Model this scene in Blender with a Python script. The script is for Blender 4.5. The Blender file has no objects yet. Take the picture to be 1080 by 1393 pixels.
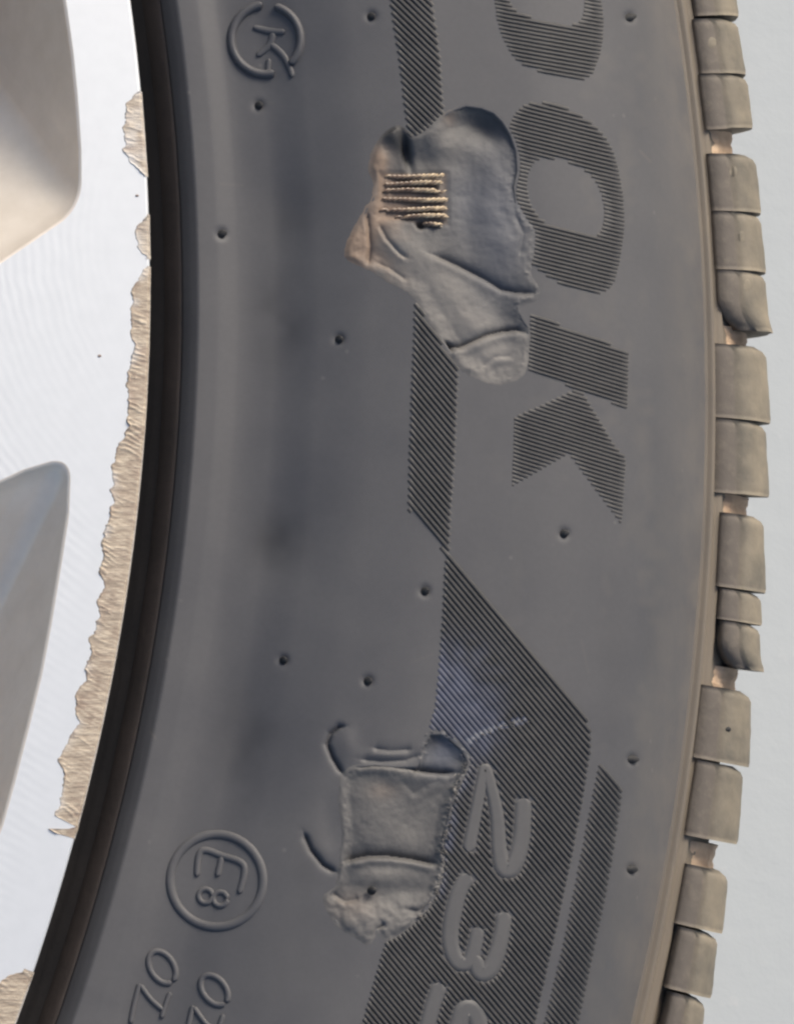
import bpy, bmesh, math, random
import numpy as np
from mathutils import Matrix, Vector, noise as mnoise

random.seed(4)
rng = np.random.default_rng(4)
SC = bpy.context.scene
COL = SC.collection
MM = 0.001

# ------------------------------------------------------------------ camera
W, H = 1080.0, 1393.0                 # pixel size of the photograph
TA, TB = 0.17613871, -0.25925562      # tilt of the camera against the wheel face
CX, CY, FPX, DIST = 0.27424445, -0.03554694, 5280.439, 0.45
ca, sa, cb, sb = math.cos(TA), math.sin(TA), math.cos(TB), math.sin(TB)
CAMROT = np.array([[1, 0, 0], [0, ca, -sa], [0, sa, ca]]) @ np.array([[cb, 0, sb], [0, 1, 0], [-sb, 0, cb]])
CAMPOS = np.array([CX, CY, 0.0]) + CAMROT @ np.array([0, 0, DIST])
cd = bpy.data.cameras.new('camera')
cam = bpy.data.objects.new('camera', cd)
COL.objects.link(cam)
M4 = Matrix.Identity(4)
for i in range(3):
    for j in range(3):
        M4[i][j] = CAMROT[i, j]
    M4[i][3] = CAMPOS[i]
cam.matrix_world = M4
cd.sensor_fit = 'VERTICAL'
cd.sensor_height = 36.0
cd.lens = FPX * 36.0 / H
cd.clip_start = 0.01
cd.clip_end = 500.0
SC.camera = cam

# ------------------------------------------------------------------ daylight
SUN_EL, SUN_AZ = math.radians(36), math.radians(56)   # azimuth measured from +X (picture right) towards +Y (picture up)
world = bpy.data.worlds.new('World')
SC.world = world
world.use_nodes = True
wn, wl = world.node_tree.nodes, world.node_tree.links
sky = wn.new('ShaderNodeTexSky')
sky.sky_type = 'NISHITA'
sky.sun_disc = False
sky.sun_elevation = SUN_EL
sky.sun_rotation = math.pi / 2 - SUN_AZ
sky.air_density = 1.0
sky.dust_density = 4.8
sky.ozone_density = 1.0
bg = wn['Background']
wl.new(sky.outputs[0], bg.inputs[0])
bg.inputs[1].default_value = 0.105
sd = bpy.data.lights.new('sun', 'SUN')
sd.energy = 1.5
sd.angle = math.radians(24)
sd.color = (1.0, 0.955, 0.87)
sun = bpy.data.objects.new('sun', sd)
COL.objects.link(sun)
sv = Vector((math.cos(SUN_EL) * math.cos(SUN_AZ), math.cos(SUN_EL) * math.sin(SUN_AZ), math.sin(SUN_EL)))
sun.rotation_euler = sv.to_track_quat('Z', 'Y').to_euler()
sun.location = sv * 3
SC.view_settings.view_transform = 'Standard'
SC.view_settings.look = 'None'
SC.view_settings.gamma = 1.0
SC.cycles.filter_width = 2.4
SC.view_settings.exposure = 0.84

# ------------------------------------------------------------------ materials
def mat(name):
    m = bpy.data.materials.new(name)
    m.use_nodes = True
    return m, m.node_tree.nodes, m.node_tree.links, m.node_tree.nodes['Principled BSDF']

def nd(n, kind, **kw):
    o = n.new(kind)
    for k, v in kw.items():
        setattr(o, k, v)
    return o

def mixc(n, l, fac, a, b, blend='MIX'):
    m = nd(n, 'ShaderNodeMix', data_type='RGBA', blend_type=blend)
    for sock, v in ((0, fac), (6, a), (7, b)):
        if isinstance(v, (int, float)):
            m.inputs[sock].default_value = v
        elif isinstance(v, tuple):
            m.inputs[sock].default_value = v + (1,) if len(v) == 3 else v
        else:
            l.new(v, m.inputs[sock])
    return m.outputs[2]

def ramp(n, l, src, stops):
    r = n.new('ShaderNodeValToRGB')
    while len(r.color_ramp.elements) < len(stops):
        r.color_ramp.elements.new(0.5)
    for e, (p, c) in zip(r.color_ramp.elements, stops):
        e.position = p
        e.color = (c, c, c, 1) if isinstance(c, (int, float)) else tuple(c) + (1,)
    l.new(src, r.inputs[0])
    return r.outputs[0]

def noise_tex(n, l, vec, scale, detail=4, rough=0.55, dist=0.0):
    t = n.new('ShaderNodeTexNoise')
    t.inputs['Scale'].default_value = scale
    t.inputs['Detail'].default_value = detail
    t.inputs['Roughness'].default_value = rough
    t.inputs['Distortion'].default_value = dist
    l.new(vec, t.inputs['Vector'])
    return t.outputs['Fac']

def bump(n, l, h, strength, dist):
    b = n.new('ShaderNodeBump')
    b.inputs['Strength'].default_value = strength
    b.inputs['Distance'].default_value = dist
    l.new(h, b.inputs['Height'])
    return b.outputs[0]

def attr(n, name):
    a = n.new('ShaderNodeAttribute')
    a.attribute_name = name
    return a.outputs['Fac']

def radius_node(n, l, vec):
    s = n.new('ShaderNodeSeparateXYZ'); l.new(vec, s.inputs[0])
    c = n.new('ShaderNodeCombineXYZ'); l.new(s.outputs[0], c.inputs[0]); l.new(s.outputs[1], c.inputs[1])
    v = nd(n, 'ShaderNodeVectorMath', operation='LENGTH'); l.new(c.outputs[0], v.inputs[0])
    return v.outputs['Value']

def maprange(n, l, src, a, b, c=0.0, d=1.0):
    m = n.new('ShaderNodeMapRange')
    m.inputs[1].default_value = a; m.inputs[2].default_value = b
    m.inputs[3].default_value = c; m.inputs[4].default_value = d
    l.new(src, m.inputs[0])
    return m.outputs[0]

def make_rubber(name, base, dusty, rough, dust=True, spec=0.35):
    m, n, l, p = mat(name)
    vec = n.new('ShaderNodeTexCoord').outputs['Object']
    big = noise_tex(n, l, vec, 60, 4, 0.6)
    fine = noise_tex(n, l, vec, 1600, 3, 0.6)
    c = mixc(n, l, ramp(n, l, big, [(0.33, 0.0), (0.68, 1.0)]), base, dusty)
    sp = ramp(n, l, fine, [(0.3, 0.96), (0.7, 1.03)])
    c = mixc(n, l, 1.0, c, sp, 'MULTIPLY')
    if dust:
        r = radius_node(n, l, vec)
        d = maprange(n, l, r, 0.3085, 0.3185)
        d2 = nd(n, 'ShaderNodeMath', operation='MULTIPLY'); l.new(d, d2.inputs[0])
        l.new(ramp(n, l, noise_tex(n, l, vec, 160, 5, 0.65), [(0.35, 0.15), (0.7, 0.75)]), d2.inputs[1])
        c = mixc(n, l, d2.outputs[0], c, (0.135, 0.118, 0.10))
        # faint dust specks
        v = nd(n, 'ShaderNodeTexVoronoi'); v.inputs['Scale'].default_value = 190; l.new(vec, v.inputs['Vector'])
        s = ramp(n, l, v.outputs['Distance'], [(0.0, 0.3), (0.07, 0.0)])
        c = mixc(n, l, s, c, (0.2, 0.19, 0.17))
    c = mixc(n, l, attr(n, 'dark_patch'), c, (0.040, 0.040, 0.042))
    c = mixc(n, l, attr(n, 'bloom'), c, (0.098, 0.092, 0.085))
    l.new(c, p.inputs['Base Color'])
    rr = ramp(n, l, big, [(0.3, rough - 0.06), (0.7, rough + 0.08)])
    l.new(rr, p.inputs['Roughness'])
    p.inputs['Specular IOR Level'].default_value = spec
    grain = noise_tex(n, l, vec, 420, 4, 0.7)
    l.new(bump(n, l, grain, 0.16, 0.00012), p.inputs['Normal'])
    return m

M_RUBBER = make_rubber('aged_rubber', (0.062, 0.062, 0.066), (0.078, 0.077, 0.079), 0.55)
M_MARK = make_rubber('rubber_marks', (0.074, 0.073, 0.073), (0.085, 0.083, 0.082), 0.55, dust=False)

def make_hatch():
    m, n, l, p = mat('shaded_black_rubber')
    vec = n.new('ShaderNodeTexCoord').outputs['Object']
    big = noise_tex(n, l, vec, 120, 4, 0.6)
    c = mixc(n, l, big, (0.033, 0.032, 0.032), (0.054, 0.052, 0.050))  # black rubber, base colour darkened to carry the ribs' self-shadow
    c = mixc(n, l, attr(n, 'rub'), c, (0.050, 0.057, 0.088))
    pw = nd(n, 'ShaderNodeMath', operation='SUBTRACT'); l.new(attr(n, 'rub'), pw.inputs[0]); pw.inputs[1].default_value = 1.0
    c = mixc(n, l, pw.outputs[0], c, (0.16, 0.165, 0.175))
    l.new(c, p.inputs['Base Color'])
    p.inputs['Roughness'].default_value = 0.55
    p.inputs['Specular IOR Level'].default_value = 0.4
    return m
M_HATCH = make_hatch()

def make_torn():
    m, n, l, p = mat('torn_rubber')
    vec = n.new('ShaderNodeTexCoord').outputs['Object']
    big = noise_tex(n, l, vec, 170, 5, 0.62)
    mp = n.new('ShaderNodeMapping'); mp.inputs['Scale'].default_value = (420, 640, 420)
    mp.inputs['Rotation'].default_value = (0, 0, 0.35)
    l.new(vec, mp.inputs[0])
    fine = noise_tex(n, l, mp.outputs[0], 1.0, 5, 0.7)
    c = mixc(n, l, ramp(n, l, big, [(0.3, 0.0), (0.7, 1.0)]), (0.064, 0.063, 0.064), (0.092, 0.089, 0.085))
    c = mixc(n, l, ramp(n, l, fine, [(0.54, 0.0), (0.78, 0.25)]), c, (0.19, 0.18, 0.165))
    c = mixc(n, l, attr(n, 'pale'), c, (0.155, 0.145, 0.132))
    c = mixc(n, l, attr(n, 'tan'), c, (0.20, 0.145, 0.105))
    c = mixc(n, l, attr(n, 'blue'), c, (0.078, 0.085, 0.105))
    c = mixc(n, l, attr(n, 'fresh_shade'), c, (0.028, 0.028, 0.029))
    l.new(c, p.inputs['Base Color'])
    p.inputs['Roughness'].default_value = 0.6
    p.inputs['Specular IOR Level'].default_value = 0.35
    l.new(bump(n, l, fine, 0.30, 0.00016), p.inputs['Normal'])
    return m
M_TORN = make_torn()

def make_simple(name, a, b, scale, rough, metal=0.0, bs=0.3, bd=0.0002, spec=0.4):
    m, n, l, p = mat(name)
    vec = n.new('ShaderNodeTexCoord').outputs['Object']
    f = noise_tex(n, l, vec, scale, 5, 0.62)
    l.new(mixc(n, l, ramp(n, l, f, [(0.32, 0.0), (0.68, 1.0)]), a, b), p.inputs['Base Color'])
    p.inputs['Roughness'].default_value = rough
    p.inputs['Metallic'].default_value = metal
    p.inputs['Specular IOR Level'].default_value = spec
    l.new(bump(n, l, noise_tex(n, l, vec, scale * 6, 3, 0.6), bs, bd), p.inputs['Normal'])
    return m
M_BEAD = make_simple('shaded_bead_rubber', (0.03, 0.029, 0.03), (0.042, 0.038, 0.037), 90, 0.5)
M_BEADDUST = make_simple('dusty_bead_rubber', (0.046, 0.038, 0.034), (0.062, 0.049, 0.043), 140, 0.7)
M_STUB = make_simple('mould_stub_rubber', (0.014, 0.014, 0.015), (0.022, 0.022, 0.022), 900, 0.7)
M_MUD = make_simple('dried_mud', (0.40, 0.28, 0.185), (0.56, 0.42, 0.29), 300, 0.9, bd=0.0004)

def make_cord():
    m, n, l, p = mat('polyester_cord')
    vec = n.new('ShaderNodeTexCoord').outputs['Object']
    t = attr(n, 'along')
    c = mixc(n, l, t, (0.16, 0.105, 0.068), (0.50, 0.385, 0.24))
    f = noise_tex(n, l, vec, 900, 4, 0.65)
    c = mixc(n, l, ramp(n, l, f, [(0.45, 0.0), (0.65, 0.9)]), c, (0.11, 0.07, 0.045))
    l.new(c, p.inputs['Base Color'])
    p.inputs['Roughness'].default_value = 0.32
    p.inputs['Specular IOR Level'].default_value = 0.7
    return m
M_CORD = make_cord()

def make_block_mat():
    m, n, l, p = mat('dusty_tread_rubber')
    vec = n.new('ShaderNodeTexCoord').outputs['Object']
    f = noise_tex(n, l, vec, 150, 5, 0.62)
    g = noise_tex(n, l, vec, 700, 4, 0.6)
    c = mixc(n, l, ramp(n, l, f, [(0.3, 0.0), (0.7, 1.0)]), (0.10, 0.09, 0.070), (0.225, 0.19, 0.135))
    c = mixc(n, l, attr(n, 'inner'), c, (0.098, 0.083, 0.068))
    c = mixc(n, l, ramp(n, l, g, [(0.5, 0.0), (0.75, 0.5)]), c, (0.17, 0.145, 0.11))
    l.new(c, p.inputs['Base Color'])
    p.inputs['Roughness'].default_value = 0.72
    l.new(bump(n, l, g, 0.4, 0.00025), p.inputs['Normal'])
    return m
M_BLOCK = make_block_mat()

def make_shoulder_mat():
    m, n, l, p = mat('dusty_shoulder_rubber')
    vec = n.new('ShaderNodeTexCoord').outputs['Object']
    r = radius_node(n, l, vec)
    f = noise_tex(n, l, vec, 130, 5, 0.65)
    wob = nd(n, 'ShaderNodeMath', operation='MULTIPLY_ADD'); l.new(f, wob.inputs[0]); wob.inputs[1].default_value = 0.004; l.new(r, wob.inputs[2])
    d = maprange(n, l, wob.outputs[0], 0.3175, 0.3225)
    c = mixc(n, l, d, (0.070, 0.065, 0.062), (0.150, 0.124, 0.092))
    l.new(c, p.inputs['Base Color'])
    p.inputs['Roughness'].default_value = 0.7
    l.new(bump(n, l, f, 0.3, 0.0003), p.inputs['Normal'])
    return m
M_SHOULDER = make_shoulder_mat()

def make_machined():
    m, n, l, p = mat('machined_alloy')
    vec = n.new('ShaderNodeTexCoord').outputs['Object']
    mp = n.new('ShaderNodeMapping'); mp.inputs['Location'].default_value = (-0.268, 0.004, 0); l.new(vec, mp.inputs[0])
    w = nd(n, 'ShaderNodeTexWave', wave_type='RINGS', rings_direction='SPHERICAL')
    w.inputs['Scale'].default_value = 290; w.inputs['Distortion'].default_value = 3.0
    w.inputs['Detail'].default_value = 4; w.inputs['Detail Scale'].default_value = 1.2
    l.new(mp.outputs[0], w.inputs['Vector'])
    f = noise_tex(n, l, vec, 40, 3, 0.5)
    wv0 = nd(n, 'ShaderNodeMath', operation='MULTIPLY'); l.new(w.outputs['Fac'], wv0.inputs[0])
    l.new(ramp(n, l, f, [(0.36, 0.25), (0.6, 1.0)]), wv0.inputs[1])
    wv = nd(n, 'ShaderNodeMath', operation='MULTIPLY'); l.new(wv0.outputs[0], wv.inputs[0])
    l.new(maprange(n, l, radius_node(n, l, vec), 0.236, 0.2435, 1.0, 0.0), wv.inputs[1])
    g = noise_tex(n, l, vec, 500, 3, 0.5)
    l.new(mixc(n, l, g, (0.54, 0.56, 0.572), (0.60, 0.62, 0.63)), p.inputs['Base Color'])
    p.inputs['Metallic'].default_value = 0.35
    p.inputs['Roughness'].default_value = 0.42
    l.new(bump(n, l, wv.outputs[0], 0.10, 0.0001), p.inputs['Normal'])
    return m
M_FACE = make_machined()
M_WALL = make_simple('silver_wheel_paint', (0.66, 0.59, 0.50), (0.72, 0.65, 0.56), 260, 0.38, metal=0.35, bs=0.05)
M_BARREL = make_simple('barrel_paint', (0.30, 0.29, 0.28), (0.36, 0.35, 0.33), 60, 0.5, metal=0.4, bs=0.05)

def make_scuff():
    m, n, l, p = mat('scraped_alloy')
    vec = n.new('ShaderNodeTexCoord').outputs['Object']
    mp = n.new('ShaderNodeMapping'); mp.inputs['Scale'].default_value = (350, 1900, 350); mp.inputs['Rotation'].default_value = (0, 0, -0.45)
    l.new(vec, mp.inputs[0])
    f = noise_tex(n, l, mp.outputs[0], 1.0, 5, 0.7)
    b = noise_tex(n, l, vec, 220, 4, 0.6)
    c = mixc(n, l, ramp(n, l, f, [(0.3, 0.0), (0.68, 1.0)]), (0.19, 0.15, 0.112), (0.56, 0.475, 0.36))
    c = mixc(n, l, ramp(n, l, b, [(0.52, 0.0), (0.75, 0.7)]), c, (0.27, 0.195, 0.15))
    c = mixc(n, l, attr(n, 'dirt'), c, (0.21, 0.155, 0.115))
    c = mixc(n, l, attr(n, 'edge'), c, (0.20, 0.15, 0.125))
    c = mixc(n, l, attr(n, 'fade'), c, (0.56, 0.55, 0.53))
    l.new(c, p.inputs['Base Color'])
    p.inputs['Metallic'].default_value = 0.15
    p.inputs['Roughness'].default_value = 0.55
    l.new(bump(n, l, f, 0.5, 0.0003), p.inputs['Normal'])
    return m
M_SCUFF = make_scuff()

def make_ground():
    m, n, l, p = mat('pale_ground')
    vec = n.new('ShaderNodeTexCoord').outputs['Object']
    f = noise_tex(n, l, vec, 9, 5, 0.6)
    g = noise_tex(n, l, vec, 160, 4, 0.6)
    c = mixc(n, l, f, (0.375, 0.402, 0.412), (0.41, 0.438, 0.447))
    c = mixc(n, l, ramp(n, l, g, [(0.66, 0.0), (0.8, 0.35)]), c, (0.5, 0.5, 0.49))
    l.new(c, p.inputs['Base Color'])
    p.inputs['Roughness'].default_value = 0.8
    l.new(bump(n, l, g, 0.15, 0.001), p.inputs['Normal'])
    return m
M_GROUND = make_ground()

# ------------------------------------------------------------------ helpers
GZ = -0.235
def empty(name, label, cat):
    o = bpy.data.objects.new(name, None)
    COL.objects.link(o)
    o.location = (0, 0, GZ)
    o.empty_display_size = 0.05
    o['label'] = label
    o['category'] = cat
    return o

def part(name, verts, faces, m, parent=None, smooth=True, attrs=None, label=None):
    me = bpy.data.meshes.new(name)
    verts = np.asarray(verts, np.float32).reshape(-1, 3)
    if isinstance(faces, np.ndarray):
        nf, k = faces.shape
        me.vertices.add(len(verts)); me.vertices.foreach_set('co', verts.ravel())
        me.loops.add(nf * k); me.loops.foreach_set('vertex_index', faces.astype(np.int32).ravel())
        me.polygons.add(nf); me.polygons.foreach_set('loop_start', np.arange(0, nf * k, k, dtype=np.int32))
        me.update(calc_edges=True)
    else:
        me.from_pydata([tuple(map(float, v)) for v in verts], [], [tuple(map(int, f)) for f in faces])
        me.update()
    me.validate()
    me.polygons.foreach_set('use_smooth', np.full(len(me.polygons), smooth, dtype=bool))
    for k, v in (attrs or {}).items():
        a = me.attributes.new(k, 'FLOAT', 'POINT')
        a.data.foreach_set('value', np.asarray(v, np.float32))
    me.materials.append(m)
    o = bpy.data.objects.new(name, me)
    COL.objects.link(o)
    if parent is not None:
        o.parent = parent
        root = parent
        if parent.parent is None:
            o.location = (0, 0, -GZ)
    if label:
        o['label'] = label
    return o

def grid_faces(ni, nj, close_j=False):
    i = np.arange(ni - 1)[:, None]
    jn = nj if close_j else nj - 1
    j = np.arange(jn)[None, :]
    a = i * nj + j; b = i * nj + (j + 1) % nj
    return np.stack([a, b, b + nj, a + nj], -1).reshape(-1, 4)

def sstep(a, b, x):
    t = np.clip((x - a) / (b - a), 0, 1)
    return t * t * (3 - 2 * t)

def vnoise(x, y, s, seed=0):
    """smooth value noise, vectorised"""
    r = np.random.default_rng(seed).random((64, 64))
    x = np.asarray(x) / s; y = np.asarray(y) / s
    xi = np.floor(x).astype(int); yi = np.floor(y).astype(int)
    fx = x - xi; fy = y - yi
    fx = fx * fx * (3 - 2 * fx); fy = fy * fy * (3 - 2 * fy)
    g = lambda a, b: r[a % 64, b % 64]
    return (g(xi, yi) * (1 - fx) + g(xi + 1, yi) * fx) * (1 - fy) + (g(xi, yi + 1) * (1 - fx) + g(xi + 1, yi + 1) * fx) * fy - 0.5

def pchip(xs, ys):
    xs = np.array(xs, float); ys = np.array(ys, float)
    h = np.diff(xs); d = np.diff(ys) / h
    m = np.zeros(len(xs))
    for i in range(1, len(xs) - 1):
        if d[i - 1] * d[i] > 0:
            w1, w2 = 2 * h[i] + h[i - 1], h[i] + 2 * h[i - 1]
            m[i] = (w1 + w2) / (w1 / d[i - 1] + w2 / d[i])
    m[0], m[-1] = d[0], d[-1]
    def f(x):
        x = np.clip(np.asarray(x, float), xs[0], xs[-1])
        i = np.clip(np.searchsorted(xs, x) - 1, 0, len(h) - 1)
        t = (x - xs[i]) / h[i]
        return ((2*t**3 - 3*t**2 + 1) * ys[i] + (t**3 - 2*t**2 + t) * h[i] * m[i]
                + (-2*t**3 + 3*t**2) * ys[i + 1] + (t**3 - t**2) * h[i] * m[i + 1])
    return f

# profile of the side wall: radius (mm) -> height (mm)
PROF = pchip([247.0, 249.0, 250.2, 251.4, 252.5, 253.2, 255.2, 258.0, 262.0, 267.0, 273.0, 282.0, 293.0, 302.0, 308.0, 313.0, 317.4, 318.4],
             [-12.6, -11.2, -9.4, -7.4, -5.95, -5.4, -5.35, -5.8, -5.2, -3.2, -1.3, 0.05, 0.2, -1.0, -3.3, -7.0, -11.9, -13.2])
def prof(r):
    return PROF(r / MM) * MM
def dprof(r):
    return (PROF(r / MM + 0.05) - PROF(r / MM - 0.05)) / 0.1

def rays(px, py):
    d = np.stack([(px - W / 2) / FPX, -(py - H / 2) / FPX, -np.ones_like(px)], -1)
    return d @ CAMROT.T

def plane(px, py, z):
    """where the sight line of a photo pixel meets the wheel plane at height z"""
    px = np.asarray(px, float); py = np.asarray(py, float)
    d = rays(px, py)
    t = (np.asarray(z) - CAMPOS[2]) / d[..., 2]
    return CAMPOS + t[..., None] * d

def project(P):
    q = (np.asarray(P) - CAMPOS) @ CAMROT
    return W / 2 + FPX * q[..., 0] / -q[..., 2], H / 2 - FPX * q[..., 1] / -q[..., 2]

def polar(px, py):
    """side-wall coordinates (radius, angle) of a point of the photograph"""
    z = np.full(np.shape(px), -0.001)
    for _ in range(30):
        P = plane(px, py, z)
        r = np.hypot(P[..., 0], P[..., 1])
        z = 0.5 * z + 0.5 * prof(r)
    return r, np.arctan2(P[..., 1], P[..., 0])

def wall_point(r, th, h=0.0):
    """point on the side wall, h metres proud of it"""
    s = dprof(r); k = 1 / np.sqrt(1 + s * s)
    rr = r - h * s * k
    return np.stack([rr * np.cos(th), rr * np.sin(th), prof(r) + h * k], -1)

def surf(px, py, h=0.0):
    px = np.asarray(px, float); py = np.asarray(py, float)
    r, th = polar(px, py)
    return wall_point(r, th, macro(px, py) + h)

def sdf(poly, x, y):
    poly = np.asarray(poly, float)
    d = np.full(np.shape(x), 1e18); ins = np.zeros(np.shape(x), bool)
    for a, b in zip(poly, np.roll(poly, -1, 0)):
        e = b - a
        t = np.clip(((x - a[0]) * e[0] + (y - a[1]) * e[1]) / (e @ e + 1e-12), 0, 1)
        d = np.minimum(d, (x - a[0] - t * e[0])**2 + (y - a[1] - t * e[1])**2)
        c = (a[1] > y) != (b[1] > y)
        with np.errstate(divide='ignore', invalid='ignore'):
            ins ^= c & (x < (b[0] - a[0]) * (y - a[1]) / (b[1] - a[1] if b[1] != a[1] else 1e-9) + a[0])
    d = np.sqrt(d)
    return np.where(ins, -d, d)

def pdist(pts, x, y):
    """distance to a polyline, signed side of it, and position along it 0..1"""
    pts = np.asarray(pts, float)
    best = np.full(np.shape(x), 1e18); side = np.zeros(np.shape(x)); tt = np.zeros(np.shape(x))
    L = np.concatenate([[0], np.cumsum(np.hypot(*np.diff(pts, axis=0).T))])
    for k, (a, b) in enumerate(zip(pts[:-1], pts[1:])):
        e = b - a
        t = np.clip(((x - a[0]) * e[0] + (y - a[1]) * e[1]) / (e @ e), 0, 1)
        d = (x - a[0] - t * e[0])**2 + (y - a[1] - t * e[1])**2
        s = (e[0] * (y - a[1]) - e[1] * (x - a[0])) / np.sqrt(e @ e)
        u = d < best
        best = np.where(u, d, best); side = np.where(u, s, side)
        tt = np.where(u, (L[k] + t * (L[k + 1] - L[k])) / L[-1], tt)
    return np.sqrt(best), side, tt

def blob(x, y, cx, cy, rx, ry, ang=0.0):
    c, s = math.cos(ang), math.sin(ang)
    u = ((x - cx) * c + (y - cy) * s) / rx; v = (-(x - cx) * s + (y - cy) * c) / ry
    return np.exp(-(u * u + v * v))

def catmull(pts, step=2.0, closed=False):
    pts = [np.array(p, float) for p in pts]
    n = len(pts)
    out = []
    rngk = range(n if closed else n - 1)
    for i in rngk:
        g = (lambda k: pts[k % n]) if closed else (lambda k: pts[min(max(k, 0), n - 1)])
        p0, p1, p2, p3 = g(i - 1), g(i), g(i + 1), g(i + 2)
        m = max(2, int(np.linalg.norm((p2 - p1)[:2]) / step))
        for k in range(m):
            t = k / m
            out.append(0.5 * (2*p1 + (p2 - p0)*t + (2*p0 - 5*p1 + 4*p2 - p3)*t*t + (3*p1 - p0 - 3*p2 + p3)*t**3))
    if not closed:
        out.append(pts[-1])
    return np.array(out)

def crease(x, y, pts, depth, wl, wr, lip=0.0, lw=9.0):
    """a sharp fold: deep at the line, recovering over wl / wr pixels on its two sides, with a raised lip on the right-hand side"""
    d, s, t = pdist(pts, x, y)
    w = np.where(s > 0, wr, wl)
    taper = np.clip(np.minimum(t, 1 - t) / 0.12, 0.15, 1)
    return taper * (-depth * np.exp(-d / w) + lip * np.exp(-((d - lw) / (lw * 0.75))**2) * (s > 0))

# ------------------------------------------------------------------ layout of the damage
GOUGE = [(600,157),(615,148),(633,141),(655,144),(673,151),(686,164),(697,182),(705,205),(707,233),(702,255),(704,275),(716,297),(727,315),(726,345),(721,372),
         (733,393),(728,408),(706,418),(712,432),(721,446),(719,480),(716,503),(702,517),(673,523),(647,514),(622,498),(606,475),(590,448),(574,424),
         (562,404),(537,388),(503,368),(470,349),(477,319),(495,287),(506,270),(508,248),(502,228),(506,208),(517,188),(537,171),(551,176),(562,186),(582,175)]
GOUGE2 = [(466,1052),(488,1041),(510,1038),(539,1041),(565,1040),(574,1012),(583,996),(606,996),(630,1018),(640,1036),(630,1060),(617,1090),(611,1123),(604,1150),(604,1183),(592,1221),(574,1246),
          (545,1271),(526,1279),(513,1268),(501,1284),(480,1273),(460,1261),(445,1238),(440,1222),(456,1205),(459,1188),(463,1168),(465,1132),(461,1085)]
VENTS = [(505,22),(352,143),(302,318),(461,461),(578,804),(385,898),(500,926),(767,726),(857,23),(860,1033),(859,1183)]

CUTS = [(((472, 988), (461, 989), (450, 998), (446, 1012), (453, 1030), (468, 1055)), 0.75, 2.2, 3.0, -0.0),
        (((413, 1131), (424, 1156), (440, 1176), (459, 1187)), 0.7, 2.2, 3.2, 0.0),
        (((506, 1017), (530, 1021), (562, 1019)), 0.30, 4.0, 4.0, 0.0),
        (((488, 1033), (520, 1036), (552, 1034), (575, 1026)), 0.35, 6.0, 3.0, 0.0),
        (((640, 985), (660, 1002), (690, 990), (716, 978)), 0.0, 3.0, 3.0, 0.0)]
def macro(x, y):
    """gentle unevenness of the side wall (metres)"""
    x = np.atleast_1d(np.asarray(x, float)); y = np.atleast_1d(np.asarray(y, float))
    h = (vnoise(x, y, 170, 3) * 0.10 + vnoise(x, y, 60, 4) * 0.012) * MM
    for cx, cy, rx, ry in ((385, 430, 55, 95), (385, 735, 55, 60), (335, 1010, 50, 85), (390, 280, 50, 60)):
        h = h - 0.30 * MM * blob(x, y, cx, cy, rx, ry)
    for cx, cy, rx, ry, hh_ in ((472, 1012, 14, 22, 0.22), (440, 1158, 14, 16, 0.15), (448, 1110, 16, 30, -0.12), (528, 1027, 30, 7, 0.2)):
        h = h + hh_ * MM * blob(x, y, cx, cy, rx, ry)
    for cx, cy in VENTS:
        d = np.hypot(x - cx, y - cy)
        h = h - 0.30 * MM * np.exp(-(d / 7)**2)
    for pts, dep, wl, wr, lip in CUTS:
        p = np.array(pts)
        m = (x > p[:, 0].min() - 30) & (x < p[:, 0].max() + 30) & (y > p[:, 1].min() - 30) & (y < p[:, 1].max() + 30)
        if np.any(m):
            q = crease(x[m], y[m], pts, dep, wl, wr, lip, 8.0)
            h = np.array(h, float); h[m] = h[m] + q * MM
    return h

def hollow(x, y):
    h = np.zeros(np.shape(x))
    for poly in (GOUGE, GOUGE2):
        p = np.array(poly)
        m = (x > p[:, 0].min() - 5) & (x < p[:, 0].max() + 5) & (y > p[:, 1].min() - 5) & (y < p[:, 1].max() + 5)
        if m.any():
            d = sdf(poly, x[m], y[m])
            h[m] -= 4.0 * MM * sstep(-3, -16, d)
    return h

# ------------------------------------------------------------------ setting
gs = 60.0
ground = part('ground', [(-gs, -gs, GZ), (gs, -gs, GZ), (gs, gs, GZ), (-gs, gs, GZ)], [(0, 1, 2, 3)], M_GROUND)
ground['kind'] = 'structure'

# ------------------------------------------------------------------ alloy wheel
wheel = empty('alloy_wheel', 'bright machined alloy wheel with curb scraped edge and dark tyre round it', 'wheel')
R_RIM = 0.2463

def px2(pts):
    P = plane([p[0] for p in pts], [p[1] for p in pts], 0.0)
    return P[:, :2]

def fillet(poly, rads, n=9):
    out = []
    N = len(poly)
    for i in range(N):
        p = np.array(poly[i]); a = np.array(poly[i - 1]) - p; b = np.array(poly[(i + 1) % N]) - p
        la, lb = np.linalg.norm(a), np.linalg.norm(b)
        a, b = a / la, b / lb
        ang = math.acos(max(-1, min(1, a @ b)))
        if rads[i] <= 0:
            out += [p] ; continue
        t = min(rads[i] / math.tan(ang / 2), la * 0.48, lb * 0.48)
        q0, q2 = p + a * t, p + b * t
        for k in range(n):
            s = k / (n - 1)
            out.append((1 - s)**2 * q0 + 2 * s * (1 - s) * (p * 0.86 + (q0 + q2) * 0.07) + s * s * q2)
    return np.array(out)

def inset(poly, d):
    out = []
    N = len(poly)
    for i in range(N):
        p = poly[i]; e0 = p - poly[i - 1]; e1 = poly[(i + 1) % N] - p
        n0 = np.array([-e0[1], e0[0]]) / np.linalg.norm(e0); n1 = np.array([-e1[1], e1[0]]) / np.linalg.norm(e1)
        b = n0 + n1
        out.append(p + b * d / max(0.35, (1 + n0 @ n1)))
    return np.array(out)

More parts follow.
